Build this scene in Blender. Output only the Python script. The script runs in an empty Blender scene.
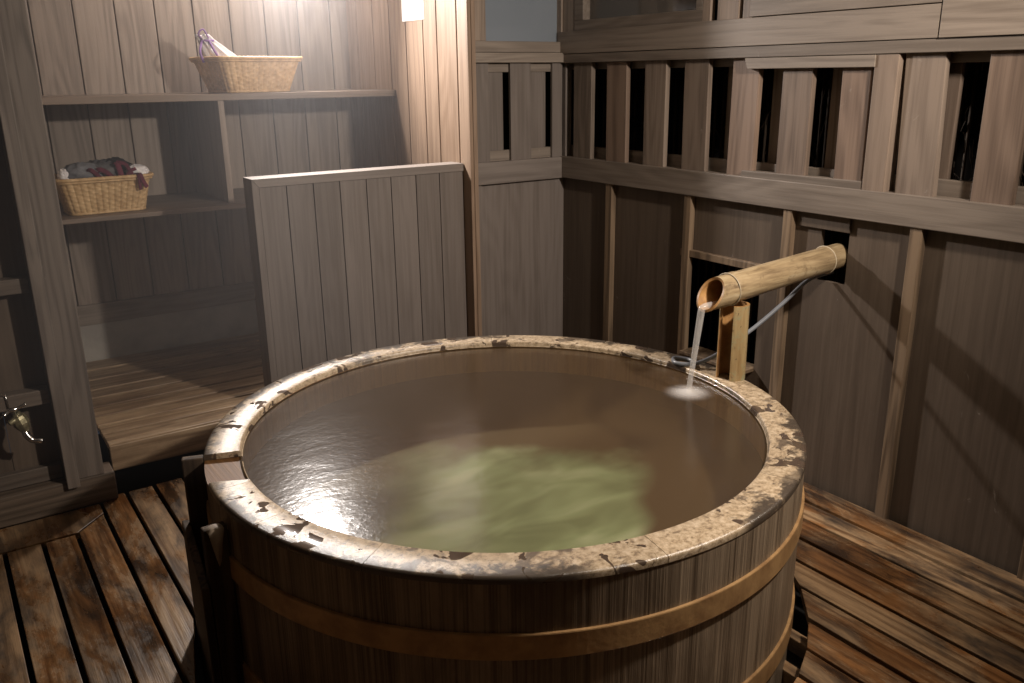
import bpy, math, random
from mathutils import Vector, Matrix
random.seed(7)
R_ = math.radians
sc = bpy.context.scene
col = sc.collection

# ------------------------------------------------------------------ helpers
class MB:
    """collects shapes, becomes one mesh object"""
    def __init__(s): s.v = []; s.f = []; s.r = []; s.sm = []
    def add(s, vs, fs, rnd=None, smooth=False):
        b = len(s.v); s.v += [tuple(v) for v in vs]
        if rnd is None: rnd = random.random()
        for f in fs:
            s.f.append([b+i for i in f]); s.r.append(rnd); s.sm.append(smooth)
        return s
    def box(s, x0, x1, y0, y1, z0, z1, rnd=None, M=None):
        vs = [(x, y, z) for z in (z0, z1) for y in (y0, y1) for x in (x0, x1)]
        if M: vs = [M @ Vector(v) for v in vs]
        return s.add(vs, [(0,2,3,1),(4,5,7,6),(0,1,5,4),(2,6,7,3),(0,4,6,2),(1,3,7,5)], rnd)
    def poly(s, pts, z0, z1, rnd=None):
        n = len(pts)
        vs = [(p[0], p[1], z0) for p in pts] + [(p[0], p[1], z1) for p in pts]
        fs = [tuple(range(n))[::-1], tuple(range(n, 2*n))] + [(i, (i+1) % n, n+(i+1) % n, n+i) for i in range(n)]
        return s.add(vs, fs, rnd)
    def prism(s, pts, axis, a0, a1, rnd=None):
        """pts in the plane normal to axis 'x' (y,z) or 'y' (x,z)"""
        n = len(pts)
        mk = (lambda p, a: (a, p[0], p[1])) if axis == 'x' else (lambda p, a: (p[0], a, p[1]))
        vs = [mk(p, a0) for p in pts] + [mk(p, a1) for p in pts]
        fs = [tuple(range(n))[::-1], tuple(range(n, 2*n))] + [(i, (i+1) % n, n+(i+1) % n, n+i) for i in range(n)]
        return s.add(vs, fs, rnd)
    def tube(s, pts, rad, n=16, cap=True, rnd=None, smooth=True, squash=1.0, closed=False):
        pts = [Vector(p) for p in pts]; m = len(pts)
        if not hasattr(rad, '__len__'): rad = [rad]*m
        up = None; rings = []
        for i, p in enumerate(pts):
            if closed: t = (pts[(i+1) % m]-pts[i-1]).normalized()
            else: t = (pts[min(i+1, m-1)]-pts[max(i-1, 0)]).normalized()
            if up is None:
                up = Vector((0,0,1)) if abs(t.z) < .9 else Vector((1,0,0))
            up = (up - t*up.dot(t)).normalized(); sd = t.cross(up)
            rings.append([p + (up*math.cos(a)*squash+sd*math.sin(a))*rad[i] for a in [2*math.pi*k/n for k in range(n)]])
        vs = [v for r in rings for v in r]; fs = []
        L = m if closed else m-1
        for i in range(L):
            j = (i+1) % m
            for k in range(n):
                fs.append((i*n+k, i*n+(k+1) % n, j*n+(k+1) % n, j*n+k))
        if cap and not closed:
            fs.append(tuple(range(n))[::-1]); fs.append(tuple(range((m-1)*n, m*n)))
        return s.add(vs, fs, rnd, smooth)
    def lathe(s, prof, c, n=64, a0=0, a1=360, rnd=None, smooth=True, close=False):
        full = abs(a1-a0-360) < 1e-6
        k = n if full else n+1
        vs = []
        for i in range(k):
            a = R_(a0+(a1-a0)*i/n)
            for r, z in prof: vs.append((c[0]+r*math.cos(a), c[1]+r*math.sin(a), z))
        m = len(prof); fs = []
        for i in range(n):
            j = (i+1) % k
            for q in range(m if close else m-1):
                w = (q+1) % m
                fs.append((i*m+q, j*m+q, j*m+w, i*m+w))
        if close and not full:
            fs.append(tuple(range(m))); fs.append(tuple(range((k-1)*m, k*m))[::-1])
        return s.add(vs, fs, rnd, smooth)
    def build(s, name, mat, parent=None, bevel=0, seg=2, sub=0, label=None, kind=None, cat=None, group=None, shift=None):
        me = bpy.data.meshes.new(name)
        vs = s.v
        if parent is not None and shift is None: shift = parent.location
        if shift is not None: vs = [(v[0]-shift[0], v[1]-shift[1], v[2]-shift[2]) for v in vs]
        me.from_pydata(vs, [], s.f)
        at = me.attributes.new('rnd', 'FLOAT', 'FACE'); at.data.foreach_set('value', s.r)
        me.polygons.foreach_set('use_smooth', s.sm)
        me.update(); me.materials.append(mat)
        o = bpy.data.objects.new(name, me); col.objects.link(o)
        if parent is not None: o.parent = parent
        if bevel:
            b = o.modifiers.new('bevel', 'BEVEL'); b.width = bevel; b.segments = seg; b.limit_method = 'ANGLE'; b.angle_limit = R_(40)
        if sub:
            b = o.modifiers.new('sub', 'SUBSURF'); b.levels = sub; b.render_levels = sub
        if label: o['label'] = label
        if kind: o['kind'] = kind
        if cat: o['category'] = cat
        if group: o['group'] = group
        return o

def thing(name, loc, label, cat, group=None):
    o = bpy.data.objects.new(name, None); col.objects.link(o); o.empty_display_size = .1
    o.location = loc; o['label'] = label; o['category'] = cat
    if group: o['group'] = group
    return o

# ------------------------------------------------------------------ materials
def mat_new(name):
    m = bpy.data.materials.new(name); m.use_nodes = True
    nt = m.node_tree; nt.nodes.clear()
    return m, nt, (lambda t, **k: mk(nt, t, **k)), nt.links.new
def mk(nt, t, **k):
    n = nt.nodes.new(t)
    for a, v in k.items(): setattr(n, a, v)
    return n
def rgb(c): return (c[0], c[1], c[2], 1)
def ramp(N, L, src, stops, interp='LINEAR'):
    r = N('ShaderNodeValToRGB'); r.color_ramp.interpolation = interp
    e = r.color_ramp.elements
    while len(e) < len(stops): e.new(.5)
    for q, (p, c) in zip(e, stops):
        q.position = p; q.color = rgb(c) if hasattr(c, '__len__') else (c, c, c, 1)
    L(src, r.inputs['Fac']); return r.outputs['Color']
def mixc(N, L, f, a, b, mode='MIX'):
    m = N('ShaderNodeMix', data_type='RGBA', blend_type=mode)
    for s, v in ((0, f), (6, a), (7, b)):
        if hasattr(v, 'is_linked') or hasattr(v, 'links'): L(v, m.inputs[s])
        elif hasattr(v, '__len__'): m.inputs[s].default_value = rgb(v)
        else: m.inputs[s].default_value = v
    return m.outputs[2]
def math_(N, L, op, a, b=0, c=None, clamp=False):
    m = N('ShaderNodeMath', operation=op); m.use_clamp = clamp
    for i, v in enumerate((a, b) if c is None else (a, b, c)):
        if hasattr(v, 'links'): L(v, m.inputs[i])
        else: m.inputs[i].default_value = v
    return m.outputs[0]
def noise(N, L, vec, scale, detail=3, rough=.55, dist=0):
    n = N('ShaderNodeTexNoise'); L(vec, n.inputs['Vector'])
    n.inputs['Scale'].default_value = scale; n.inputs['Detail'].default_value = detail
    n.inputs['Roughness'].default_value = rough; n.inputs['Distortion'].default_value = dist
    return n.outputs['Fac']
def smap(N, L, vec, sc_):
    m = N('ShaderNodeMapping'); L(vec, m.inputs['Vector']); m.inputs['Scale'].default_value = sc_
    return m.outputs['Vector']

def wood(name, dark, light, axis='z', rough=.55, bump=.25, var=.3, ring=.4, stain=None, stain_amt=.5, stain_scale=2.5,
         scratch=0.0, wet=None, spec=.35, tint=None, fs=1.0):
    m, nt, N, L = mat_new(name)
    tc = N('ShaderNodeTexCoord'); at = N('ShaderNodeAttribute', attribute_name='rnd')
    off = N('ShaderNodeVectorMath', operation='SCALE'); L(at.outputs['Color'], off.inputs[0]); off.inputs['Scale'].default_value = 13.7
    comb = N('ShaderNodeCombineXYZ')
    for i in range(3): L(at.outputs['Fac'], comb.inputs[i])
    off = N('ShaderNodeVectorMath', operation='SCALE'); L(comb.outputs[0], off.inputs[0]); off.inputs['Scale'].default_value = 13.7
    add = N('ShaderNodeVectorMath', operation='ADD'); L(tc.outputs['Object'], add.inputs[0]); L(off.outputs[0], add.inputs[1])
    v = add.outputs[0]
    k = 'xyz'.index(axis)
    s1 = [5.0]*3; s1[k] = .55
    s2 = [55.0*fs]*3; s2[k] = 1.6
    lo = noise(N, L, smap(N, L, v, s1), 1.0, 2, .5, .3)
    rings = math_(N, L, 'SINE', math_(N, L, 'MULTIPLY', lo, 75))
    rings = math_(N, L, 'MULTIPLY_ADD', rings, .5, .5)
    fine = noise(N, L, smap(N, L, v, s2), 1.0, 4, .65)
    mid = noise(N, L, smap(N, L, v, [q*.18 for q in s2]), 1.0, 3, .6)
    g = math_(N, L, 'MULTIPLY', rings, ring)
    g = math_(N, L, 'MULTIPLY_ADD', math_(N, L, 'SUBTRACT', fine, .5), 1.3, g)
    g = math_(N, L, 'MULTIPLY_ADD', mid, .9, g)
    g = math_(N, L, 'SUBTRACT', g, .45*ring+.0, clamp=False)
    c = ramp(N, L, g, [(.2, dark), (.62, light)])
    br = math_(N, L, 'MULTIPLY_ADD', at.outputs['Fac'], var, 1-var*.5)
    if tint:      # some boards redder than others
        wn = N('ShaderNodeTexWhiteNoise', noise_dimensions='1D'); L(at.outputs['Fac'], wn.inputs['W'])
        c = mixc(N, L, math_(N, L, 'MULTIPLY', wn.outputs['Value'], .7), c, mixc(N, L, 1.0, c, tint, 'MULTIPLY'))
    c = mixc(N, L, 1.0, c, comb_gray(N, L, br), 'MULTIPLY')
    ro = rough
    if stain:
        st = noise(N, L, smap(N, L, v, [1 if q != k else .35 for q in range(3)]), stain_scale, 6, .7, .4)
        sf = ramp(N, L, st, [(.42, 0.0), (.62, 1.0)])
        c = mixc(N, L, math_(N, L, 'MULTIPLY', sf, stain_amt), c, stain)
    if scratch:
        sn = noise(N, L, smap(N, L, v, [9, 9, 5]), 1.0, 6, .75, 1.5)
        sf = ramp(N, L, sn, [(.66, 0.0), (.74, 1.0)])
        c = mixc(N, L, math_(N, L, 'MULTIPLY', sf, scratch), c, (.42, .38, .34))
    b = N('ShaderNodeBsdfPrincipled')
    if wet:       # wet = (colour factor, threshold lo, hi)
        wn_ = noise(N, L, smap(N, L, v, [1 if q != k else .4 for q in range(3)]), wet[3] if len(wet) > 3 else 3.2, 6, .7, .5)
        wf = ramp(N, L, wn_, [(wet[1], 0.0), (wet[2], 1.0)])
        c = mixc(N, L, wf, c, mixc(N, L, 1.0, c, wet[0], 'MULTIPLY'))
        rr = math_(N, L, 'MULTIPLY_ADD', wf, .16-rough, rough)
        L(rr, b.inputs['Roughness'])
    else: b.inputs['Roughness'].default_value = rough
    L(c, b.inputs['Base Color'])
    b.inputs['Specular IOR Level'].default_value = spec
    bp = N('ShaderNodeBump'); bp.inputs['Strength'].default_value = bump; bp.inputs['Distance'].default_value = .003
    L(g, bp.inputs['Height']); L(bp.outputs[0], b.inputs['Normal'])
    o = N('ShaderNodeOutputMaterial'); L(b.outputs[0], o.inputs['Surface'])
    return m
def comb_gray(N, L, s):
    c = N('ShaderNodeCombineXYZ')
    for i in range(3): L(s, c.inputs[i])
    return c.outputs[0]

def plain(name, c, rough=.5, metal=0, bump=0, bscale=40, c2=None, cs=6, spec=.5, trans=0, coat=0):
    m, nt, N, L = mat_new(name)
    b = N('ShaderNodeBsdfPrincipled'); b.inputs['Roughness'].default_value = rough; b.inputs['Metallic'].default_value = metal
    b.inputs['Specular IOR Level'].default_value = spec
    b.inputs['Transmission Weight'].default_value = trans; b.inputs['Coat Weight'].default_value = coat
    tc = N('ShaderNodeTexCoord')
    f = noise(N, L, tc.outputs['Object'], cs, 4, .6)
    cc = ramp(N, L, f, [(.38, c2 if c2 else tuple(q*.75 for q in c)), (.62, c)])
    L(cc, b.inputs['Base Color'])
    if bump:
        bp = N('ShaderNodeBump'); bp.inputs['Strength'].default_value = bump; bp.inputs['Distance'].default_value = .004
        L(noise(N, L, tc.outputs['Object'], bscale, 4), bp.inputs['Height']); L(bp.outputs[0], b.inputs['Normal'])
    o = N('ShaderNodeOutputMaterial'); L(b.outputs[0], o.inputs['Surface'])
    return m

W_wall_z = wood('wall wood upright', (.165,.133,.108), (.245,.202,.166), 'z', ring=.22, scratch=.3, var=.3, tint=(1.05,.92,.84))
W_wall_low = wood('panel wood upright', (.080,.059,.043), (.112,.084,.062), 'z', ring=.12, scratch=.45, bump=.15, stain=(.06,.042,.03), stain_amt=.35, var=.3)
W_wall_x = wood('wall wood level x', (.165,.134,.110), (.245,.204,.170), 'x', ring=.2, scratch=.25)
W_wall_y = wood('wall wood level y', (.138,.111,.090), (.208,.172,.142), 'y', ring=.2, scratch=.25)
W_edge = wood('sawn batten wood', (.115,.080,.052), (.22,.155,.10), 'z', scratch=.2)
W_slat = wood('slat wood', (.125,.097,.077), (.198,.158,.127), 'z', ring=.25, scratch=.4, var=.3, tint=(1.08,.88,.78))
W_part = wood('partition wood', (.135,.112,.098), (.180,.152,.136), 'z', ring=.15, var=.18, bump=.15)
W_part_x = wood('partition rail wood', (.15,.126,.112), (.205,.175,.157), 'x', ring=.15, var=.1, bump=.15)
W_nook = wood('alcove board wood', (.19,.152,.125), (.28,.228,.190), 'z', scratch=.1, var=.2, ring=.3)
W_side = wood('alcove side board wood', (.20,.135,.092), (.28,.198,.142), 'z', scratch=.1, var=.2, ring=.2)
W_shelf = wood('shelf wood', (.15,.115,.09), (.22,.17,.135), 'x', var=.2, ring=.2)
W_deck = wood('deck wood', (.15,.083,.038), (.37,.24,.13), 'y', rough=.38, var=.4, ring=.25, bump=.6,
              stain=(.028,.023,.021), stain_amt=.9, stain_scale=6.5, wet=((.76,.55,.38), .47, .56, 3.0), spec=.5)
W_plat = wood('platform wood', (.17,.11,.066), (.36,.26,.165), 'x', rough=.42, var=.3, ring=.25, stain=(.10,.06,.035), stain_amt=.5, stain_scale=5)
W_tub = wood('tub stave wood', (.10,.07,.045), (.36,.275,.19), 'z', rough=.38, ring=.05, var=.25, fs=3.2, bump=.6, stain=(.075,.052,.034), stain_amt=.7, stain_scale=2.2)
W_tubin = wood('tub inside wood', (.34,.175,.08), (.56,.32,.16), 'z', rough=.35, ring=.1, var=.15, bump=.3)
W_hoop = plain('copper coloured hoop', (.46,.28,.125), .36, .1, .2, 60, (.30,.17,.075), 14)
W_chute = wood('dark chute wood', (.035,.024,.017), (.085,.058,.038), 'z', rough=.65, var=.3, spec=.15)
M_black = plain('black for unlit places', (.012,.010,.009), .9)  # near-black colour stands for the dark behind gaps and under boards
M_plaster = plain('pale base board', (.36,.34,.31), .8, 0, .2, 30, (.28,.26,.24))
M_bamboo = None
def bamboo():
    m, nt, N, L = mat_new('aged bamboo')
    tc = N('ShaderNodeTexCoord'); at = N('ShaderNodeAttribute', attribute_name='rnd')
    s1 = noise(N, L, smap(N, L, tc.outputs['Object'], (6, 60, 60)), 1, 4, .6)
    s2 = noise(N, L, tc.outputs['Object'], 16, 5, .7, .5)
    c = ramp(N, L, s1, [(.3, (.16,.11,.06)), (.55, (.33,.245,.14)), (.8, (.45,.37,.24))])
    c = mixc(N, L, ramp(N, L, s2, [(.56, 0.0), (.70, .75)]), c, (.10,.065,.035))
    b = N('ShaderNodeBsdfPrincipled'); L(c, b.inputs['Base Color']); b.inputs['Roughness'].default_value = .38
    bp = N('ShaderNodeBump'); bp.inputs['Strength'].default_value = .3; bp.inputs['Distance'].default_value = .002
    L(s1, bp.inputs['Height']); L(bp.outputs[0], b.inputs['Normal'])
    o = N('ShaderNodeOutputMaterial'); L(b.outputs[0], o.inputs['Surface']); return m
M_bamboo = bamboo()
def bamboo_post_m():
    m, nt, N, L = mat_new('lichened bamboo')
    tc = N('ShaderNodeTexCoord')
    s1 = noise(N, L, smap(N, L, tc.outputs['Object'], (50, 50, 5)), 1, 4, .6)
    s2 = noise(N, L, tc.outputs['Object'], 14, 5, .7, .5)
    s3 = noise(N, L, tc.outputs['Object'], 90, 3, .6)
    c = ramp(N, L, s1, [(.3, (.22,.14,.06)), (.7, (.38,.28,.14))])
    c = mixc(N, L, ramp(N, L, s2, [(.50, 0.0), (.62, .7)]), c, (.25,.27,.17))
    c = mixc(N, L, ramp(N, L, s3, [(.62, 0.0), (.68, .8)]), c, (.10,.07,.04))
    b = N('ShaderNodeBsdfPrincipled'); L(c, b.inputs['Base Color']); b.inputs['Roughness'].default_value = .4
    o = N('ShaderNodeOutputMaterial'); L(b.outputs[0], o.inputs['Surface']); return m
M_bpost = bamboo_post_m()
M_binner = plain('bamboo inner wood', (.40,.22,.08), .5, 0, .2, 50, (.26,.13,.045), 20)
M_node = plain('pale bamboo node ring', (.50,.42,.30), .5, 0, .3, 60)
M_wicker = plain('honey wicker', (.60,.42,.22), .5, 0, .1, 150, (.45,.295,.14), 30)
M_wicker2 = plain('pale wicker', (.72,.50,.27), .5, 0, .1, 150, (.55,.36,.18), 30)
M_chrome = plain('worn chrome', (.7,.7,.7), .22, 1)
M_brass = plain('tarnished brass', (.34,.31,.19), .42, .5, .4, 60, (.16,.14,.08), 35)
M_hose = plain('grey hose', (.17,.18,.20), .35)
M_paper = plain('white paper', (.86,.86,.85), .7, c2=(.84,.84,.83))
def cloth(name, c, c2=None): return plain(name, c, .9, 0, .5, 60, c2, 18, .2)
M_grey = cloth('grey cloth', (.20,.21,.23), (.12,.125,.14))
M_grey2 = cloth('dark grey cloth', (.13,.13,.135), (.06,.06,.065))
M_blackc = cloth('black cloth', (.02,.019,.021))
M_maroon = cloth('maroon cloth', (.13,.025,.045), (.08,.015,.028))
M_white = cloth('white cloth', (.88,.87,.88), (.70,.68,.71))
M_purple = cloth('purple cord', (.33,.20,.48))

def rim_mat():
    m, nt, N, L = mat_new('mineral crusted rim')
    tc = N('ShaderNodeTexCoord'); P = tc.outputs['Object']; at = N('ShaderNodeAttribute', attribute_name='rnd')
    n1 = noise(N, L, P, 60, 8, .8, .2); n2 = noise(N, L, P, 9, 5, .65, .6); n3 = noise(N, L, P, 13, 3, .5, .9)
    c = ramp(N, L, n1, [(.38, (.15,.105,.07)), (.48, (.40,.30,.19)), (.62, (.58,.47,.34))])
    c = mixc(N, L, ramp(N, L, n2, [(.56, 0.0), (.61, .85)]), c, (.085,.062,.045))
    ln = N('ShaderNodeVectorMath', operation='LENGTH'); sxy = N('ShaderNodeVectorMath', operation='MULTIPLY'); L(P, sxy.inputs[0]); sxy.inputs[1].default_value = (1, 1, 0); L(sxy.outputs[0], ln.inputs[0])
    eg = N('ShaderNodeMapRange', interpolation_type='SMOOTHSTEP'); L(math_(N, L, 'MULTIPLY_ADD', noise(N, L, P, 14, 6, .75, .3), .22, ln.outputs['Value']), eg.inputs[0])
    eg.inputs[1].default_value = .968; eg.inputs[2].default_value = .995
    band = math_(N, L, 'MULTIPLY', eg.outputs[0], ramp(N, L, noise(N, L, P, 2.6, 2, .5), [(.42, 0.0), (.50, .95)]))
    c = mixc(N, L, band, c, (.045,.034,.026))
    pud = ramp(N, L, n3, [(.585, 0.0), (.605, 1.0)])
    c = mixc(N, L, pud, c, (.075,.052,.038))
    c = mixc(N, L, 1.0, c, comb_gray(N, L, math_(N, L, 'MULTIPLY_ADD', at.outputs['Fac'], .25, .87)), 'MULTIPLY')
    b = N('ShaderNodeBsdfPrincipled'); L(c, b.inputs['Base Color'])
    L(math_(N, L, 'MULTIPLY_ADD', pud, -.20, .29), b.inputs['Roughness'])
    b.inputs['Specular IOR Level'].default_value = .85
    h = math_(N, L, 'MULTIPLY_ADD', pud, .6, math_(N, L, 'MULTIPLY', n1, math_(N, L, 'SUBTRACT', 1.0, pud)))
    bp = N('ShaderNodeBump'); bp.inputs['Strength'].default_value = .45; bp.inputs['Distance'].default_value = .003
    L(h, bp.inputs['Height']); L(bp.outputs[0], b.inputs['Normal'])
    o = N('ShaderNodeOutputMaterial'); L(b.outputs[0], o.inputs['Surface']); return m
M_rim = rim_mat()

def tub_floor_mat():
    """tub floor boards with a soft-edged pale green water glow painted on"""
    m, nt, N, L = mat_new('tub floor with painted green glow')
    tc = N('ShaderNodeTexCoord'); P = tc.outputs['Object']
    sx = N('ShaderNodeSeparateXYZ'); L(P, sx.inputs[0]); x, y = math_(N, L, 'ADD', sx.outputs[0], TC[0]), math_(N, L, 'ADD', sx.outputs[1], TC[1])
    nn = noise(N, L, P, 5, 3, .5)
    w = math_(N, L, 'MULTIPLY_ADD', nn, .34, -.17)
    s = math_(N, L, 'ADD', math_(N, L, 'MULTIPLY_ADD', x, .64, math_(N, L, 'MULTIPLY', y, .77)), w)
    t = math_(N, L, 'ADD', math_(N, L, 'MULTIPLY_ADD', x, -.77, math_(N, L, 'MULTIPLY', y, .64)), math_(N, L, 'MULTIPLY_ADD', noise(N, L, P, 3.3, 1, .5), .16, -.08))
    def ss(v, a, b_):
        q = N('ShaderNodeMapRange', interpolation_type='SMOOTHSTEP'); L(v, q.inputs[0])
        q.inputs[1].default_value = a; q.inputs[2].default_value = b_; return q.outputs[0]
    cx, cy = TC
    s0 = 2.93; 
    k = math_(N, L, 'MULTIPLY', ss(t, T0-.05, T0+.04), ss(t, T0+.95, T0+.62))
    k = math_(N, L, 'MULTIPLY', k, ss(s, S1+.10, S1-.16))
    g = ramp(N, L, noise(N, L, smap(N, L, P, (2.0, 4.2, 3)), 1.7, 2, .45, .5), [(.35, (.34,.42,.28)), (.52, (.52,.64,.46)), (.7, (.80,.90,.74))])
    c = mixc(N, L, k, (.135,.082,.047), g)  # green light in the water is mixed into the floor colour
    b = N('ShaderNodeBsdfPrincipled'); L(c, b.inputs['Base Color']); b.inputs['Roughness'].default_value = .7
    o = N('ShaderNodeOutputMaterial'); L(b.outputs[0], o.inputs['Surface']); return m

def water_mat():
    m, nt, N, L = mat_new('hot spring water')
    tc = N('ShaderNodeTexCoord'); P = tc.outputs['Object']
    bp = N('ShaderNodeBump'); bp.inputs['Strength'].default_value = .13; bp.inputs['Distance'].default_value = .004
    L(noise(N, L, smap(N, L, P, (1, 1.5, 1)), 48, 3, .55, .4), bp.inputs['Height'])
    bp2 = N('ShaderNodeBump'); bp2.inputs['Strength'].default_value = .12; bp2.inputs['Distance'].default_value = .01
    L(noise(N, L, smap(N, L, P, (1, 1.6, 1)), 5, 2, .5, .6), bp2.inputs['Height']); L(bp2.outputs[0], bp.inputs['Normal'])
    tr = N('ShaderNodeBsdfTransparent'); tr.inputs[0].default_value = (.70,.70,.58,1)
    df = N('ShaderNodeBsdfDiffuse'); df.inputs[0].default_value = (.26,.175,.115,1)
    mb = N('ShaderNodeMixShader'); mb.inputs[0].default_value = .15; L(tr.outputs[0], mb.inputs[1]); L(df.outputs[0], mb.inputs[2])
    gl = N('ShaderNodeBsdfGlossy'); gl.inputs['Roughness'].default_value = .15; L(bp.outputs[0], gl.inputs['Normal'])
    fr = N('ShaderNodeFresnel'); fr.inputs['IOR'].default_value = 1.36
    mx = N('ShaderNodeMixShader'); L(fr.outputs[0], mx.inputs[0]); L(mb.outputs[0], mx.inputs[1]); L(gl.outputs[0], mx.inputs[2])
    o = N('ShaderNodeOutputMaterial'); L(mx.outputs[0], o.inputs['Surface']); return m

def foam_mat(name, dens, cx=None, cy=None, r=None):
    m, nt, N, L = mat_new(name)
    tr = N('ShaderNodeBsdfTransparent'); b = N('ShaderNodeBsdfPrincipled')
    b.inputs['Base Color'].default_value = (.75,.72,.70,1); b.inputs['Roughness'].default_value = .15
    mx = N('ShaderNodeMixShader'); L(tr.outputs[0], mx.inputs[1]); L(b.outputs[0], mx.inputs[2])
    if r:
        tc = N('ShaderNodeTexCoord')
        d = N('ShaderNodeVectorMath', operation='DISTANCE'); L(tc.outputs['Object'], d.inputs[0]); d.inputs[1].default_value = (cx, cy, 0)
        q = N('ShaderNodeMapRange', interpolation_type='SMOOTHERSTEP'); L(d.outputs['Value'], q.inputs[0])
        q.inputs[1].default_value = r; q.inputs[2].default_value = 0.0; q.inputs[4].default_value = dens
        L(q.outputs[0], mx.inputs[0])
    else: mx.inputs[0].default_value = dens
    o = N('ShaderNodeOutputMaterial'); L(mx.outputs[0], o.inputs['Surface']); return m

def glass_mat(name, c, mixv=.25):
    m, nt, N, L = mat_new(name)
    tr = N('ShaderNodeBsdfTransparent'); tr.inputs[0].default_value = (.7,.72,.75,1)
    d = N('ShaderNodeBsdfDiffuse'); d.inputs[0].default_value = rgb(c)
    gl = N('ShaderNodeBsdfGlossy'); gl.inputs['Roughness'].default_value = .06
    a = N('ShaderNodeMixShader'); a.inputs[0].default_value = mixv; L(tr.outputs[0], a.inputs[1]); L(d.outputs[0], a.inputs[2])
    fr = N('ShaderNodeFresnel'); fr.inputs['IOR'].default_value = 1.6
    mx = N('ShaderNodeMixShader'); L(fr.outputs[0], mx.inputs[0]); L(a.outputs[0], mx.inputs[1]); L(gl.outputs[0], mx.inputs[2])
    o = N('ShaderNodeOutputMaterial'); L(mx.outputs[0], o.inputs['Surface']); return m
M_glass = glass_mat('misted window glass', (.30,.34,.39), .6)
M_glass2 = glass_mat('dull window glass', (.22,.20,.18), .5)

# ------------------------------------------------------------------ key places (metres; floor z = 0)
XR = 2.738          # face of the ledge on the right wall
YB = 3.567          # face of the partition and back ledge
TC = (1.388, 2.094); TR = .9014; TI = .798; TZ = .57
T0, S1 = -.165, 2.86

# ------------------------------------------------------------------ floor: deck boards with the round cut-out
def deck():
    mb = MB(); edges_l = [-1.15+.1165*i for i in range(10)]
    e = [-1.2, -1.08, -.965, -.85, -.73, -.615, -.5, -.385, -.27, -.155, -.105+.0, .012, .134, .247, .362, .4665, .573, .69, .81, .93, 1.05, 1.17, 1.29, 1.41, 1.53, 1.65, 1.77, 1.885, 2.005, 2.13, 2.252, 2.38, 2.505, 2.627, 2.765]
    e = [q for i, q in enumerate(e) if i == 0 or q-e[i-1] > .06]
    cx, cy = TC
    def hole(x, up):
        r = .955 if x > .75 else 1.0
        d = r*r-(x-cx)**2
        return None if d <= 0 else (cy+math.sqrt(d) if up else cy-math.sqrt(d))
    g = .0078
    for a, b in zip(e[:-1], e[1:]):
        a2, b2 = a+g, b-g; rnd = random.random(); rnd2 = random.random()
        dz = random.uniform(-.002, .002)
        def ytop(x):
            if x < .247: return 3.245
            if x < .364: return 3.245+(x-.247)*1.0
            return 3.50
        def strip(u, v, lo, hi, rr):
            # lo, hi: functions of x
            mb.poly([(u, lo(u)), (v, lo(v)), (v, hi(v)), (u, hi(u))], -.028+dz, dz, rr)
        n = 3
        inside = [hole(x, True) for x in (a2, b2)]
        if inside[0] is None and inside[1] is None:
            strip(a2, b2, lambda x: -1.3, lambda x: ytop(min(max(x, a2), b2)) if not (a2 < .247 < b2) else 3.245, rnd)
        else:
            top = (lambda x: ytop(x))
            hi_ = lambda x: (hole(x, True) or cy)
            lo_ = lambda x: (hole(x, False) or cy)
            mb.poly([(a2, hi_(a2)), (b2, hi_(b2)), (b2, top(b2)), (a2, top(a2))], -.028+dz, dz, rnd)
            mb.poly([(a2, -1.3), (b2, -1.3), (b2, lo_(b2)), (a2, lo_(a2))], -.028+dz, dz, rnd2)
    # border board along the sill, mitred
    mb.poly([(-1.2, 3.257), (.250, 3.254), (.357, 3.361), (.357, 3.45), (-1.2, 3.45)], -.028, .001, .35)
    # bearers under the deck, seen through the cut-out
    for x in (1.70, 1.84, 1.98): mb.box(x-.02, x+.02, -1.3, 1.42, -.11, -.06, .3)
    return mb.build('floor', W_deck, bevel=.0025, kind='structure')
deck()
MB().box(-1.4, 3.1, -1.5, 5.0, -.36, -.30).build('shade_slab_under_deck', M_black, kind='structure')

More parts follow.
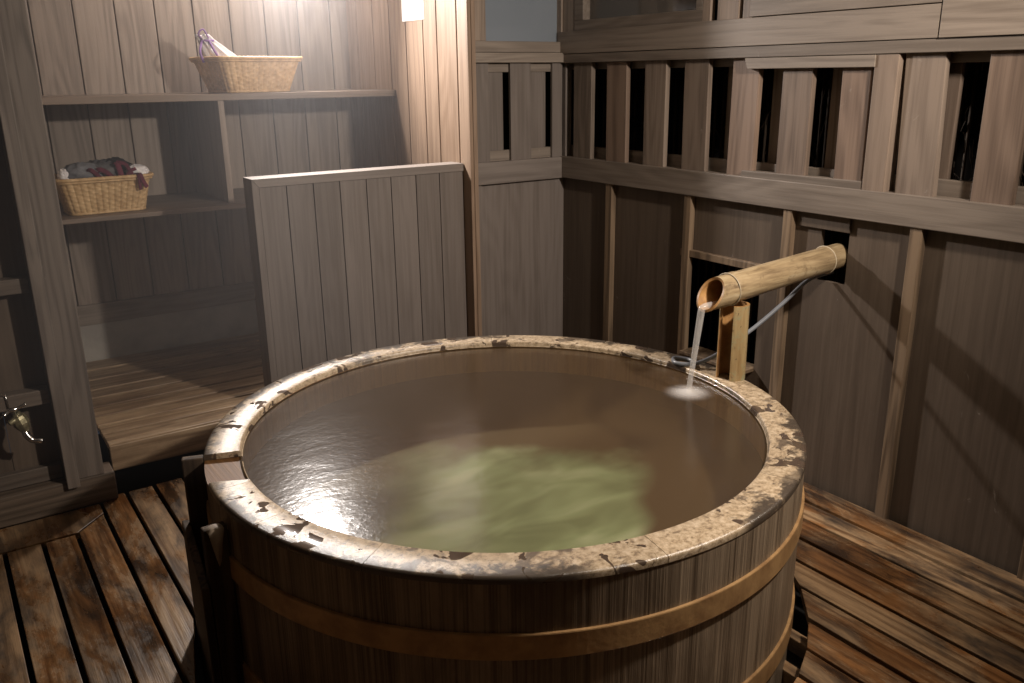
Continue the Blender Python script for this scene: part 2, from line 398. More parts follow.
# ------------------------------------------------------------------ right wall
def right_wall():
    X = 2.775
    mb = MB()                                   # lower panels with the spout hole and the service opening
    ys = [(3.75, 3.215), (3.215, 2.68)]
    for a, b in ys: mb.box(X, X+.02, b+.001, a-.001, -.05, 1.12)
    # bay with low opening: y 2.68 .. 2.15, opening z .40 .. .80, y 2.63 .. 2.29
    mb.box(X, X+.02, 2.15, 2.68, .835, 1.12, .5); mb.box(X, X+.02, 2.15, 2.68, -.05, .385, .5); mb.box(X, X+.02, 2.15, 2.275, .385, .835, .5)
    # bay with spout hole: y 2.15 .. 1.615, hole y 1.885..2.005 z .835..1.03
    mb.box(X, X+.02, 2.005, 2.15, -.05, 1.12, .8); mb.box(X, X+.02, 1.615, 1.885, -.05, 1.12, .8)
    mb.box(X, X+.02, 1.885, 2.005, -.05, .835, .8); mb.box(X, X+.02, 1.885, 2.005, 1.03, 1.12, .8)
    mb.box(X, X+.02, 1.12, 1.615, -.05, 1.12, .25)
    mb.box(X, X+.02, .5, 1.10, -.05, 1.12, .6); mb.box(X, X+.02, -.1, .49, -.05, 1.12, .1); mb.box(X, X+.02, -1.3, -.11, -.05, 1.12, .1)
    w = mb.build('wall_right', W_wall_low, kind='structure')
    # battens
    for a, b in ((3.183, 3.228), (2.658, 2.70), (2.124, 2.165), (1.592, 1.637), (1.07, 1.115), (.55, .595), (.03, .075)):
        MB().box(XR+.007, X, a, b, -.03, 1.10).build('batten', W_edge, w, bevel=.0025)
    # slats above the ledge, each with its own lean
    S = [(3.50, 3.362), (3.245, 3.105), (2.985, 2.85), (2.738, 2.60), (2.478, 2.343), (2.228, 2.093), (1.965, 1.849),
         (1.718, 1.578), (1.455, 1.325), (1.20, 1.07), (.95, .82), (.70, .57), (.45, .32), (.2, .07), (-.05, -.18)]
    for i, (a, b) in enumerate(S):
        ln = [0, -.004, -.002, -.004, .002, .0, -.004, -.012, 0, 0, 0, 0, 0, 0, 0][i]
        MB().prism([(b, 1.19), (a, 1.19), (a-ln*1.4, 1.67), (b-ln*1.4, 1.67)], 'x', 2.757, 2.782, (i*.37+.15) % 1).build('slat', W_slat, w, bevel=.003)
    # second row of slats further out
    for a, b in ((3.32, 3.20), (3.06, 2.93), (2.80, 2.68), (2.564, 2.44), (2.331, 2.21), (2.062, 1.94), (1.70, 1.579), (1.24, 1.12), (1.0, .88), (.75, .63), (.5, .38)):
        MB().box(2.83, 2.85, b, a, 1.19, 1.67).build('slat', W_slat, w, bevel=.002)
    # rails behind the slats, bottom and top
    MB().box(2.80, 2.828, -1.3, 3.75, 1.12, 1.250).build('rail', W_wall_y, w, bevel=.002)
    MB().box(2.80, 2.828, -1.3, 3.75, 1.62, 1.75).build('rail', W_wall_y, w, bevel=.002)
    # post in the slat row and the flush trim framing two slats
    MB().prism([(1.75, 1.19), (1.835, 1.19), (1.836, 1.655), (1.746, 1.655)], 'x', 2.74, 2.80).build('post', W_wall_z, w, bevel=.003)
    MB().prism([(1.832, 1.61), (2.385, 1.61), (2.40, 1.65), (1.832, 1.65)], 'x', 2.735, 2.79).build('rail', W_wall_y, w, bevel=.002)
    MB().prism([(1.84, 1.195), (2.39, 1.195), (2.385, 1.22), (1.84, 1.225)], 'x', 2.742, 2.79).build('rail', W_wall_y, w, bevel=.002)
    # header block over the spout hole, small rail over the low opening, its sill
    MB().box(2.763, 2.776, 1.88, 2.10, 1.032, 1.09).build('hole_header', W_wall_low, w, bevel=.002)
    MB().box(2.752, 2.80, 2.165, 2.715, .82, .85).build('rail', W_edge, w, bevel=.002)
    MB().box(2.70, 2.82, 2.275, 2.64, .385, .40).build('rail', W_edge, w, bevel=.002)
    t = MB(); t.box(XR, 2.80, -1.3, 3.60, 1.09, 1.197).build('trim_1', W_wall_y, bevel=.003, kind='structure')
    # beams over the slats
    t = MB(); t.box(2.735, 2.80, -1.3, 3.60, 1.652, 1.693).build('trim_2', W_wall_y, bevel=.002, kind='structure')
    t = MB(); t.box(2.730, 2.80, 1.617, 3.60, 1.695, 1.797, .7); t.box(2.726, 2.80, -1.3, 1.612, 1.695, 1.85, .95)
    t.box(2.729, 2.80, 1.617, 2.385, 1.80, 2.0, .55)
    t.build('trim_3', W_wall_y, bevel=.002, kind='structure')
    # upper wall boards above the beams
    t = MB()
    t.box(2.742, 2.77, 2.38, 2.43, 1.797, 2.5, .4); t.box(2.742, 2.77, 2.452, 2.562, 1.797, 2.5, .8); t.box(2.742, 2.77, 2.60, 2.642, 1.797, 2.5, .6)
    t.box(2.742, 2.80, 1.617, 2.378, 2.003, 2.5, .3); t.box(2.742, 2.80, -1.3, 1.612, 1.853, 2.2, .5); t.box(2.742, 2.80, -1.3, 1.612, 2.203, 2.5, .5)
    t.box(2.745, 2.80, 3.48, 3.60, 1.797, 2.5, .2)
    t.build('trim_4', W_wall_z, bevel=.002, kind='structure')
right_wall()
# window in the right wall above the beams
wn = MB(); wn.box(2.742, 2.80, 2.642, 3.48, 1.797, 1.845, .2); wn.box(2.742, 2.80, 3.415, 3.48, 1.845, 2.45, .2); wn.box(2.742, 2.80, 2.645, 2.68, 1.845, 2.45, .2); wn.box(2.742, 2.80, 2.642, 3.48, 2.45, 2.5, .2)
w2 = wn.build('window_2', W_wall_y, bevel=.002, kind='structure')
MB().box(2.785, 2.79, 2.68, 3.415, 1.845, 2.45).build('pane', M_glass2, w2)
# night beyond the slats
MB().box(3.16, 3.2, -1.5, 5.0, -.3, 2.6).build('shade_wall_outside', M_black, kind='structure')
br = MB(); random.seed(3)
for i in range(420):
    y = random.uniform(.9, 3.6); z = random.uniform(1.1, 1.75); x = random.uniform(2.93, 3.0)
    l = random.uniform(.05, .14); a = random.gauss(1.57, .45)
    br.tube([(x, y, z), (x+random.uniform(-.02, .02), y+l*math.cos(a)*.5, z+l*.5*math.sin(a)), (x+random.uniform(-.03, .03), y+l*math.cos(a)*1.2, z+l*math.sin(a))], [.0022, .0018, .0008], 5)
for k in range(60):
    y = .9+k*.047
    br.tube([(2.99, y, -.299), (2.99+random.uniform(-.01, .01), y+random.uniform(-.02, .02), 1.8)], .006, 5)
o = br.build('brushwood_screen', plain('dark brushwood', (.075,.05,.032), .8), kind='stuff', cat='screen',
             label='dark brushwood twigs showing in the gaps between the slats of the right wall')

# ------------------------------------------------------------------ back wall with the window, right of the alcove
def back_wall():
    mb = MB(); mb.box(2.225, 2.775, 3.60, 3.62, -.05, 1.12, .75)
    mb.box(2.19, 2.222, 3.625, 3.66, -.05, 1.12, .1)
    w = mb.build('wall_back', W_part, bevel=.001, kind='structure')
    MB().box(2.225, 2.262, 3.588, 3.602, -.03, 1.10, .8).build('batten', W_part, w, bevel=.002)
    # recess backing and slats
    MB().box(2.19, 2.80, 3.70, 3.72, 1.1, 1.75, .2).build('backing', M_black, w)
    for a, b, y in ((2.20, 2.312, 3.585), (2.315, 2.408, 3.61), (2.436, 2.558, 3.585), (2.53, 2.665, 3.61), (2.69, 2.752, 3.585)):
        MB().box(a, b, y, y+.018, 1.19, 1.66).build('slat', W_part, w, bevel=.002)
    MB().box(2.19, 2.80, 3.603, 3.635, 1.612, 1.66).build('rail', W_wall_x, w, bevel=.002)
    MB().box(2.19, 2.80, 3.603, 3.635, 1.12, 1.245).build('rail', W_wall_x, w, bevel=.002)
    MB().box(2.762, 2.80, 3.57, 3.60, 1.19, 1.66).build('batten', W_part, w, bevel=.002)
    t = MB(); t.poly([(2.17, YB), (XR, YB), (XR, 3.64), (2.20, 3.64)], 1.088, 1.195, .6); t.build('trim_5', W_part_x, bevel=.003, kind='structure')
    t = MB(); t.box(2.20, 2.775, 3.555, 3.64, 1.655, 1.70, .6); t.build('trim_6', W_wall_x, bevel=.002, kind='structure')
back_wall()
f = MB(); f.box(2.20, 2.262, 3.575, 3.63, 1.752, 2.4, .8); f.box(2.262, 2.30, 3.583, 3.63, 1.752, 2.4, .4); f.box(2.735, 2.775, 3.575, 3.63, 1.752, 2.4, .7); f.box(2.20, 2.775, 3.575, 3.63, 2.4, 2.5, .7)
w1 = f.build('window_1', W_wall_z, bevel=.002, kind='structure')
MB().box(2.20, 2.775, 3.575, 3.63, 1.702, 1.752, .5).build('bottom_rail', W_wall_x, w1, bevel=.002)
MB().box(2.30, 2.735, 3.61, 3.615, 1.752, 2.4).build('pane', M_glass, w1)
MB().box(2.2, 2.79, 3.80, 3.82, 1.7, 2.5).build('shade_sheet_behind_gap', M_black, kind='structure')

# ------------------------------------------------------------------ alcove (changing nook): back wall, sides
YN = 4.81
mb = MB()
e = [.38]+[.556+.187*i for i in range(9)]+[2.20]
for a, b in zip(e[:-1], e[1:]): mb.box(a+.0025, b-.0025, YN, YN+.02, .46, 2.5)
mb.box(.38, 2.2, YN+.02, YN+.03, -.05, 2.5, .05)
mb.build('wall_alcove_back', W_nook, bevel=.003, kind='structure')
MB().box(.38, 2.2, YN-.02, YN, .382, .488, .4).build('trim_7', W_wall_x, bevel=.002, kind='structure')
MB().box(.38, 2.2, YN-.012, YN, .17, .382, .4).build('baseboard_alcove', M_plaster, kind='structure')
mb = MB()
ye = [4.81, 4.68, 4.475, 4.28, 4.10, 3.92, 3.785, 3.60, 3.50]
for b, a in zip(ye[:-1], ye[1:]): mb.box(2.15, 2.168, a+.0035, b-.0035, -.05, 2.5)
mb.box(2.168, 2.19, 3.50, 4.85, -.05, 2.5, .2)
mb.build('wall_alcove_right', W_side, bevel=.003, kind='structure')
mb = MB()
for k in range(7): mb.box(.375, .395, 3.58+k*.18, 3.757+k*.18, -.05, 2.5)
mb.build('wall_alcove_left', W_nook, bevel=.0015, kind='structure')

# shelving unit in the alcove
YS1, YS2 = 4.235, 4.185
sh = thing('shelf_unit', (1.25, 4.5, 1.0), 'dark wooden open shelving with one divider, built across the alcove behind the partition', 'shelves')
MB().box(.397, 2.148, YS1, YN-.001, 1.500, 1.531, .6).build('shelf', W_shelf, sh, bevel=.002)
MB().box(.397, 1.60, YS2, YN-.001, .998, 1.019, .3).build('shelf', W_shelf, sh, bevel=.002)
MB().box(1.219, 1.247, YS1+.01, YN-.001, 1.019, 1.500, .5).build('divider', W_nook, sh, bevel=.002)

# platform of slats in the alcove
pl = thing('slatted_platform', (1.25, 4.0, .0), 'low platform of worn brown slats on the alcove floor under the shelves', 'platform')
ys = [3.571, 3.685, 3.803, 3.92, 4.046, 4.178, 4.30, 4.46, 4.62, 4.79]
for a, b in zip(ys[:-1], ys[1:]):
    g_ = .022 if a > 3.68 else .004
    MB().box(.44, 2.145, a+g_, b, .160, .188+random.uniform(-.002, .002)).build('slat', W_plat, pl, bevel=.003)
MB().box(.44, 2.145, 3.567, 3.588, .072, .180, .3).build('front_board', W_plat, pl, bevel=.003)
MB().box(.44, 2.145, 3.62, 3.64, -.29, .158).build('shade_board', M_black, pl)  # black board added for the darkness under the platform

# ------------------------------------------------------------------ partition
pt = thing('partition', (1.64, 3.6, .188), 'waist-high grey-brown boarded partition behind the tub, left end open to the alcove', 'partition')
pe = [1.155, 1.274, 1.394, 1.516, 1.643, 1.765, 1.893, 2.018, 2.147]
bm_ = MB()
for a, b in zip(pe[:-1], pe[1:]): bm_.box(a+.0018, b-.0018, 3.573, 3.59, .19, 1.165)
bm_.box(1.155, 2.147, 3.59, 3.60, .19, 1.165, .1)
bm_.build('boards', W_part, pt, bevel=.0015)
MB().prism([(1.125, .19), (1.155, .19), (1.155, 1.163), (1.125, 1.20)], 'y', YB, 3.677).build('end_post', W_part, pt, bevel=.002)
MB().prism([(1.155, 1.163), (2.148, 1.163), (2.148, 1.20), (1.125, 1.20)], 'y', YB, 3.677).build('cap_rail', W_part_x, pt, bevel=.002)
bk = MB()
for a, b in zip(pe[:-1], pe[1:]): bk.box(a+.0018, b-.0018, 3.652, 3.67, .19, 1.16)
bk.build('back_boards', W_part, pt, bevel=.0015)

# ------------------------------------------------------------------ left wall: sill, post, rails, panels
t = MB(); t.box(-1.2, .43, 3.45, 3.567, .002, .122, .3); t.build('trim_10', wood('sill wood', (.075,.055,.04), (.16,.12,.09), 'x', scratch=.8, ring=.2), bevel=.006, kind='structure')
mb = MB()
for a, b in ((-1.2, -.93), (-.93, -.66), (-.66, -.40), (-.40, -.14), (-.14, .10), (.10, .26)): mb.box(a+.001, b-.001, 3.535, 3.55, .12, 2.5)
W_lrail = wood('left rail wood', (.085,.066,.052), (.135,.108,.088), 'x', ring=.2, scratch=.4)
wl = mb.build('wall_left', W_wall_low, kind='structure')
for z0, z1 in ((.125, .185), (.443, .50), (.87, .925), (1.45, 1.51)):
    MB().box(-1.2, .257, 3.472 if z0 > .2 else 3.50, 3.535, z0, z1).build('rail', W_lrail, wl, bevel=.004)
W_post = wood('post wood', (.10,.082,.070), (.165,.138,.118), 'z', ring=.3, scratch=.35)
ps = thing('post', (.326, 3.51, .122), 'thick square dark wooden post standing on the sill at the left of the alcove', 'post')
MB().box(.258, .394, 3.45, 3.566, .122, 2.5, .4).build('shaft', W_post, ps, bevel=.004)
MB().box(.258, .302, 3.428, 3.45, .10, 2.5, .7).build('batten', W_post, ps, bevel=.003)

# rest of the room, out of the picture
MB().box(-1.25, -1.2, -1.3, 3.6, -.05, 2.5).build('wall_side', W_wall_low, kind='structure')
MB().box(-1.25, 2.8, -1.35, -1.3, -.05, 2.5).build('wall_front', W_wall_low, kind='structure')
mb = MB()
for k in range(28): mb.box(-1.25+k*.155, -1.25+(k+1)*.155-.003, -1.35, 4.85, 2.5, 2.52)
mb.build('ceiling', wood('ceiling wood', (.35,.29,.22), (.45,.38,.30), 'y', ring=.1), kind='structure')

# ------------------------------------------------------------------ tub
tub = thing('soaking_tub', (TC[0], TC[1], -.3), 'big round wooden soaking tub with a crusted rim, set into the deck', 'tub')
cx, cy = TC
NA, NB = 162.3, 175.6
mb = MB(); random.seed(11)
ns = 44
for i in range(ns):       # staves: outer skin, each with its own tone
    a0 = 360*i/ns; a1 = 360*(i+1)/ns
    mb.lathe([(TR-.002, -.3), (TR-.002, .551)], TC, 4, a0, a1, random.random())
mb.build('staves', W_tub, tub)
MB().lathe([(TR-.002, .5512), (TI+.004, .549)], TC, 120, rnd=.5).build('stave_ends', wood('stave end grain', (.10,.045,.014), (.18,.088,.03), 'y', rough=.5, ring=.1, fs=2, spec=.2), tub)
mb = MB()
for i in range(ns):
    mb.lathe([(TI+.004, .551), (TI+.004, .44)], TC, 4, 360*i/ns+3, 360*(i+1)/ns+3, random.random())
mb.build('inner_wall', W_tubin, tub)
def arc(r, a0, a1, n): return [(cx+r*math.cos(R_(a0+(a1-a0)*i/n)), cy+r*math.sin(R_(a0+(a1-a0)*i/n))) for i in range(n+1)]
seams = [-197.7+360*0, 0]
seg = [(-184.4, -182.0), (-181.9, -166.75), (-166.65, -144.55), (-144.45, -100.05), (-99.95, -65.05), (-64.95, -28.05), (-27.95, 14.95), (15.05, 59.95), (60.05, 104.95), (105.05, 139.95), (140.05, 162.3)]
for a0, a1 in seg:
    n = max(2, int((a1-a0)/2))
    m_ = MB()
    vs = []; prof = [(TI, .552), (TI, .566), (TI+.004, .570), (TR-.008, .570), (TR-.002, .568), (TR, .563), (TR, .552)]
    # leave the notch end skewed as sawn
    k = len(prof)
    for i in range(n+1):
        for r, z in prof:
            aa = a0+(a1-a0)*i/n
            if abs(a0+184.4) < .01 and i == 0: aa = -183.0 - (r-TI)/(TR-TI)*2.6
            vs.append((cx+r*math.cos(R_(aa)), cy+r*math.sin(R_(aa)), z))
    fs = []
    for i in range(n):
        for q in range(k):
            w_ = (q+1) % k; fs.append((i*k+q, (i+1)*k+q, (i+1)*k+w_, i*k+w_))
    fs.append(tuple(range(k))); fs.append(tuple(range(n*k, (n+1)*k))[::-1])
    m_.add(vs, fs, random.random(), False)
    o = m_.build('rim_board', M_rim, tub)
    for p in o.data.polygons: p.use_smooth = True
    o.modifiers.new('es', 'EDGE_SPLIT').split_angle = R_(50)
# the groove under the inside lip
MB().lathe([(TI-.001, .5545), (TI-.004, .5525), (TI-.001, .5505)], TC, 120).build('lip_line', M_rim, tub)
for z0, z1 in ((.362, .428), (.03, .10)):
    MB().lathe([(TR-.003, z0), (TR+.005, z0+.0005), (TR+.006, z0+.003), (TR+.006, z1-.003), (TR+.005, z1-.0005), (TR-.003, z1)], TC, 240, smooth=False).build('hoop', W_hoop, tub, label='flat copper-brown hoop')
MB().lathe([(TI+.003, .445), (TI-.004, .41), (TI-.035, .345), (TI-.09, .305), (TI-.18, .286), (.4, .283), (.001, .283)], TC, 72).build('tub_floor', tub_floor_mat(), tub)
MB().lathe([(TR-.01, -.29), (.001, -.29)], TC, 72).build('base', W_chute, tub)
# overflow chute on the left flank
ch = thing('overflow_chute', (.45, 2.2, -.3), 'dark wooden overflow trough fixed upright outside the notch in the tub rim', 'chute')
def radial(r0, r1, a, th, z0, z1, mb):
    a_ = R_(a); u = Vector((math.cos(a_), math.sin(a_), 0)); v = Vector((-u.y, u.x, 0)); c = Vector((cx, cy, 0))
    pts = [c+u*r0-v*th/2, c+u*r1-v*th/2, c+u*r1+v*th/2, c+u*r0+v*th/2]
    mb.poly([(p.x, p.y) for p in pts], z0, z1)
m_ = MB(); radial(TR+.001, .962, 161.5, .028, -.29, .562, m_); m_.build('side_board', W_chute, ch, bevel=.004)
m_ = MB(); radial(TR+.001, .962, 183.6, .030, -.29, .518, m_); m_.build('side_board', W_chute, ch, bevel=.004)
m_ = MB(); u0, u1 = R_(160.6), R_(184.5); rr = .965
p = [(cx+rr*math.cos(u0), cy+rr*math.sin(u0)), (cx+rr*math.cos(u1), cy+rr*math.sin(u1)), (cx+(rr+.022)*math.cos(u1), cy+(rr+.022)*math.sin(u1)), (cx+(rr+.022)*math.cos(u0), cy+(rr+.022)*math.sin(u0))]
m_.add([(p[0][0], p[0][1], -.29), (p[1][0], p[1][1], -.29), (p[2][0], p[2][1], -.29), (p[3][0], p[3][1], -.29), (p[0][0], p[0][1], .36), (p[1][0], p[1][1], .36), (p[2][0], p[2][1], .36), (p[3][0], p[3][1], .36)],
       [(0,1,2,3),(7,6,5,4),(0,4,5,1),(1,5,6,2),(2,6,7,3),(3,7,4,0)]); m_.build('front_board', W_chute, ch, bevel=.004)
# torn pale strip of bark folded over the near board
m_ = MB(); a_ = R_(184.5); u = Vector((math.cos(a_), math.sin(a_), 0)); v = Vector((-u.y, u.x, 0)); c = Vector((cx, cy, 0))
pts = []
for (r, off, z) in ((.905, -.002, .510), (.925, -.002, .514), (.950, -.002, .509), (.903, .021, .509), (.926, .022, .512), (.949, .021, .505), (.915, .026, .475), (.93, .028, .470), (.945, .025, .480), (.925, .029, .430), (.932, .030, .415), (.938, .028, .44)):
    q = c+u*(.938+(r-.926)*.85)+v*(off-.001); pts.append((q.x, q.y, z+.012))
m_.add(pts, [(0,1,4,3),(1,2,5,4),(3,4,7,6),(4,5,8,7),(6,7,10,9),(7,8,11,10)], .9, True)
o = m_.build('torn_strip', plain('pale bark', (.34,.27,.20), .7), ch, label='pale torn strip'); so = o.modifiers.new('s', 'SOLIDIFY'); so.thickness = .004; so.offset = 1

# water
wz = .5475
mb = MB(); n = 96; rings = [0, .2, .4, .6, .72, TI+.002]
vs = [(cx, cy, wz)]; fs = []
for r in rings[1:]:
    for i in range(n): a = 2*math.pi*i/n; vs.append((cx+r*math.cos(a), cy+r*math.sin(a), wz))
for i in range(n): fs.append((0, 1+i, 1+(i+1) % n))
for k in range(len(rings)-2):
    for i in range(n):
        b0 = 1+k*n; b1 = b0+n; fs.append((b0+i, b1+i, b1+(i+1) % n, b0+(i+1) % n))
mb.add(vs, fs, 0, True)
mb.build('tub_water', water_mat(), kind='stuff', cat='water', label='still murky green-brown bath water filling the round wooden tub')

# ------------------------------------------------------------------ bamboo spout
sp = thing('bamboo_spout', (2.45, 1.94, .9), 'long bamboo water pipe running from the hole in the right wall out over the tub', 'spout')
A = Vector((2.118, 1.94, .888)); B = Vector((2.80, 1.94, .936)); D = (B-A).normalized(); Ln = (B-A).length
def hollow(p0, p1, ro0, ro1, ri0, ri1, cut0=0.0, n=32, steps=14, bump=None):
    """open bamboo tube; cut0 slants the near end"""
    d = (p1-p0).normalized(); up = Vector((0,0,1)); sd = d.cross(up).normalized(); u2 = sd.cross(d)
    L_ = (p1-p0).length; vo = []; vi = []
    for i in range(steps+1):
        t_ = i/steps
        for k in range(n):
            a = 2*math.pi*k/n; ro = ro0+(ro1-ro0)*t_; ri = ri0+(ri1-ri0)*t_
            if bump: ro += bump(t_*L_)
            dd = (sd*math.cos(a)+u2*math.sin(a))
            sh_ = cut0*math.sin(a)*(1-t_) if True else 0
            vo.append(p0+d*(t_*L_+sh_)+dd*ro); vi.append(p0+d*(t_*L_+sh_)+dd*ri)
    return vo, vi
def nodebump(L0):
    xs = (.085, .60)
    return sum(.0035*math.exp(-((L0-q)/.012)**2) for q in xs)
n, st = 36, 60
vo, vi = hollow(A, B, .053, .047, .044, .038, cut0=.036, n=n, steps=st, bump=nodebump)
m_ = MB(); fs = [(i*n+k, i*n+(k+1) % n, (i+1)*n+(k+1) % n, (i+1)*n+k) for i in range(st) for k in range(n)]
m_.add(vo, fs+[tuple(range(st*n, (st+1)*n))], .5, True); m_.build('pipe', M_bamboo, sp)
m_ = MB(); m_.add(vi[:n*20], [tuple(reversed(f)) for f in fs if max(f) < n*20], .5, True)
m_.add(vo[:n]+vi[:n], [(k, n+k, n+(k+1) % n, (k+1) % n) for k in range(n)], .5)
m_.build('cut_end', M_binner, sp, label='orange-brown cut mouth of the pipe')
for q in (.085, .60):
    p_ = A+D*q; m_ = MB()
    r_ = (.053-.006*q/Ln)+.0035
    u2 = Vector((0,0,1)); sd = D.cross(u2).normalized(); u2 = sd.cross(D)
    pts = [p_+(sd*math.cos(a)+u2*math.sin(a))*r_ for a in [2*math.pi*k/40 for k in range(40)]]
    m_.tube(pts, .0022, 6, closed=True); m_.build('node_ring', M_node, sp)

# bamboo post: a split culm standing on the rim, hollow side towards the tub's left
px, py = 2.243, 1.94
po = thing('bamboo_post', (px, py, TZ), 'short upright split bamboo post on the tub rim, holding up the bamboo pipe', 'post')
vo = []; vi = []; aa = [R_(-145+290*k/30 + 20) for k in range(31)]
# opening faces -x (towards the tub centre and the camera's left)
aa = [R_(205+40-360+ (310)*k/30) for k in range(31)]
m_ = MB(); vs = []
zt = .838
open_dir = 183
aa = [R_(open_dir+35+(290)*k/30) for k in range(31)]
for z, rr in ((TZ, .051), (TZ+.10, .0505), (TZ+.2, .050), (zt, .050)):
    for a in aa: vs.append((px+rr*math.cos(a), py+rr*math.sin(a), z))
k = 31; fs = [(i*k+j, i*k+j+1, (i+1)*k+j+1, (i+1)*k+j) for i in range(3) for j in range(k-1)]
m_.add(vs, fs, .5, True)
m_.build('shell', M_bpost, po)
m_ = MB(); vs = []
for z, rr in ((TZ, .041), (TZ+.10, .0405), (TZ+.2, .040), (zt, .040)):
    for a in aa: vs.append((px+rr*math.cos(a), py+rr*math.sin(a), z))
m_.add(vs, [tuple(reversed(f)) for f in fs], .5, True)
for j in (0, 30):       # cut faces of the shell
    a = aa[j]; q = [(px+r*math.cos(a), py+r*math.sin(a), z) for r, z in ((.041, TZ), (.051, TZ), (.050, zt), (.040, zt))]
    m_.add(q, [(0,1,2,3)] if j == 0 else [(3,2,1,0)], .9)
tv = [(px+r*math.cos(a), py+r*math.sin(a), zt) for a in aa for r in (.040, .050)]
m_.add(tv, [(2*i, 2*i+1, 2*i+3, 2*i+2) for i in range(30)], .9)
m_.build('hollow_side', M_binner, po, label='orange-brown hollow inside of the post')

# hose
def bez(pts, n=12):
    pts = [Vector(p) for p in pts]; out = []
    for i in range(len(pts)-1):
        p0 = pts[max(i-1, 0)]; p1 = pts[i]; p2 = pts[i+1]; p3 = pts[min(i+2, len(pts)-1)]
        for k in range(n):
            t = k/n
            out.append(.5*((2*p1)+(-p0+p2)*t+(2*p0-5*p1+4*p2-p3)*t*t+(-p0+3*p1-3*p2+p3)*t**3))
    out.append(pts[-1]); return out
m_ = MB(); m_.tube(bez([(2.80, 1.955, .872), (2.70, 1.99, .846), (2.58, 2.0, .775), (2.46, 2.01, .71), (2.35, 2.02, .66), (2.27, 2.05, .61), (2.215, 2.09, .583), (2.18, 2.145, .5785), (2.215, 2.19, .5785), (2.245, 2.15, .5785), (2.235, 2.11, .5785), (2.20, 2.075, .5785)]), .0075, 10)
m_.build('hose', M_hose, kind=None, cat='hose', label='thin grey hose sagging from the wall hole to the rim behind the bamboo post')

# running water
sx0, sz0 = 2.080, .846
pts = []; rad = []
for i in range(25):
    t = i/24; pts.append((sx0-.030*t, 1.94+.012*t, sz0-(sz0-wz-.001)*t)); rad.append(.0125-.0045*t+.002*max(0, t-.8)/.2)
pts = [(A.x+.05, 1.94, .852), (A.x-.02, 1.94, .850)]+pts; rad = [.010, .013]+rad
m_ = MB(); m_.tube(pts, rad, 12, squash=1.0)
m_.build('water_stream', foam_mat('running water', .30), kind='stuff', cat='water', label='thin white stream of water falling from the bamboo pipe into the tub')
fx, fy = pts[-1][0], pts[-1][1]
m_ = MB(); prof = [(.17, wz+.0012), (.10, wz+.002), (.05, wz+.005), (.025, wz+.010), (.008, wz+.017), (.0005, wz+.018)]
m_.lathe(prof, (fx, fy), 40)
o = m_.build('splash', foam_mat('foam', .6, 0, 0, .10), kind='stuff', cat='water', label='small white splash where the falling stream meets the bath water', shift=(fx, fy, wz)); o.location = (fx, fy, wz)

# ------------------------------------------------------------------ faucet on the left wall
fa = thing('faucet', (.14, 3.45, .46), 'old brass and chrome water tap on the left wall under the lower rail', 'tap')
def lath(p0, p1, prof, n=16):
    d = (Vector(p1)-Vector(p0)); L_ = d.length
    return [Vector(p0)+d*t for t, r in prof], [r for t, r in prof]
m_ = MB(); a_, b_ = lath((.135, 3.425, .445), (.158, 3.418, .372), [(0, .012), (.08, .016), (.15, .024), (.3, .027), (.55, .028), (.75, .023), (.88, .018), (.9, .013), (1, .012)]); m_.tube(a_, b_, 8, smooth=False)
m_.tube([(.14, 3.42, .42), (.14, 3.535, .42)], [.013, .016], 12)
m_.tube([(.128, 3.40, .43), (.108, 3.392, .422)], [.011, .009], 10)
m_.build('body', M_brass, fa, bevel=.001)
m_ = MB(); m_.tube(bez([(.152, 3.42, .375), (.158, 3.412, .355), (.172, 3.405, .338), (.192, 3.40, .333), (.20, 3.40, .331)], 6), [.012]*12+[.011]*12+[.0125], 12); m_.build('spout', M_chrome, fa)
m_ = MB(); m_.tube([(.132, 3.426, .445), (.130, 3.428, .462)], .009, 10); m_.tube(bez([(.098, 3.415, .449), (.118, 3.42, .460), (.14, 3.42, .464), (.172, 3.42, .476)], 5), [.009]+[.007]*5+[.010]*4+[.006]*5+[.009], 10)
m_.build('handle', M_chrome, fa)
m_ = MB(); m_.tube([(.115, 3.468, .515), (.119, 3.466, .455)], .0028, 6); m_.build('wire', M_chrome, fa)

# paper notice on the alcove's right wall
m_ = MB(); m_.box(2.1480, 2.1499, 3.90, 4.125, 1.862, 2.06); m_.build('paper_notice', M_paper, cat='notice', label='blank white sheet of paper pinned high on the boards of the alcove side wall')

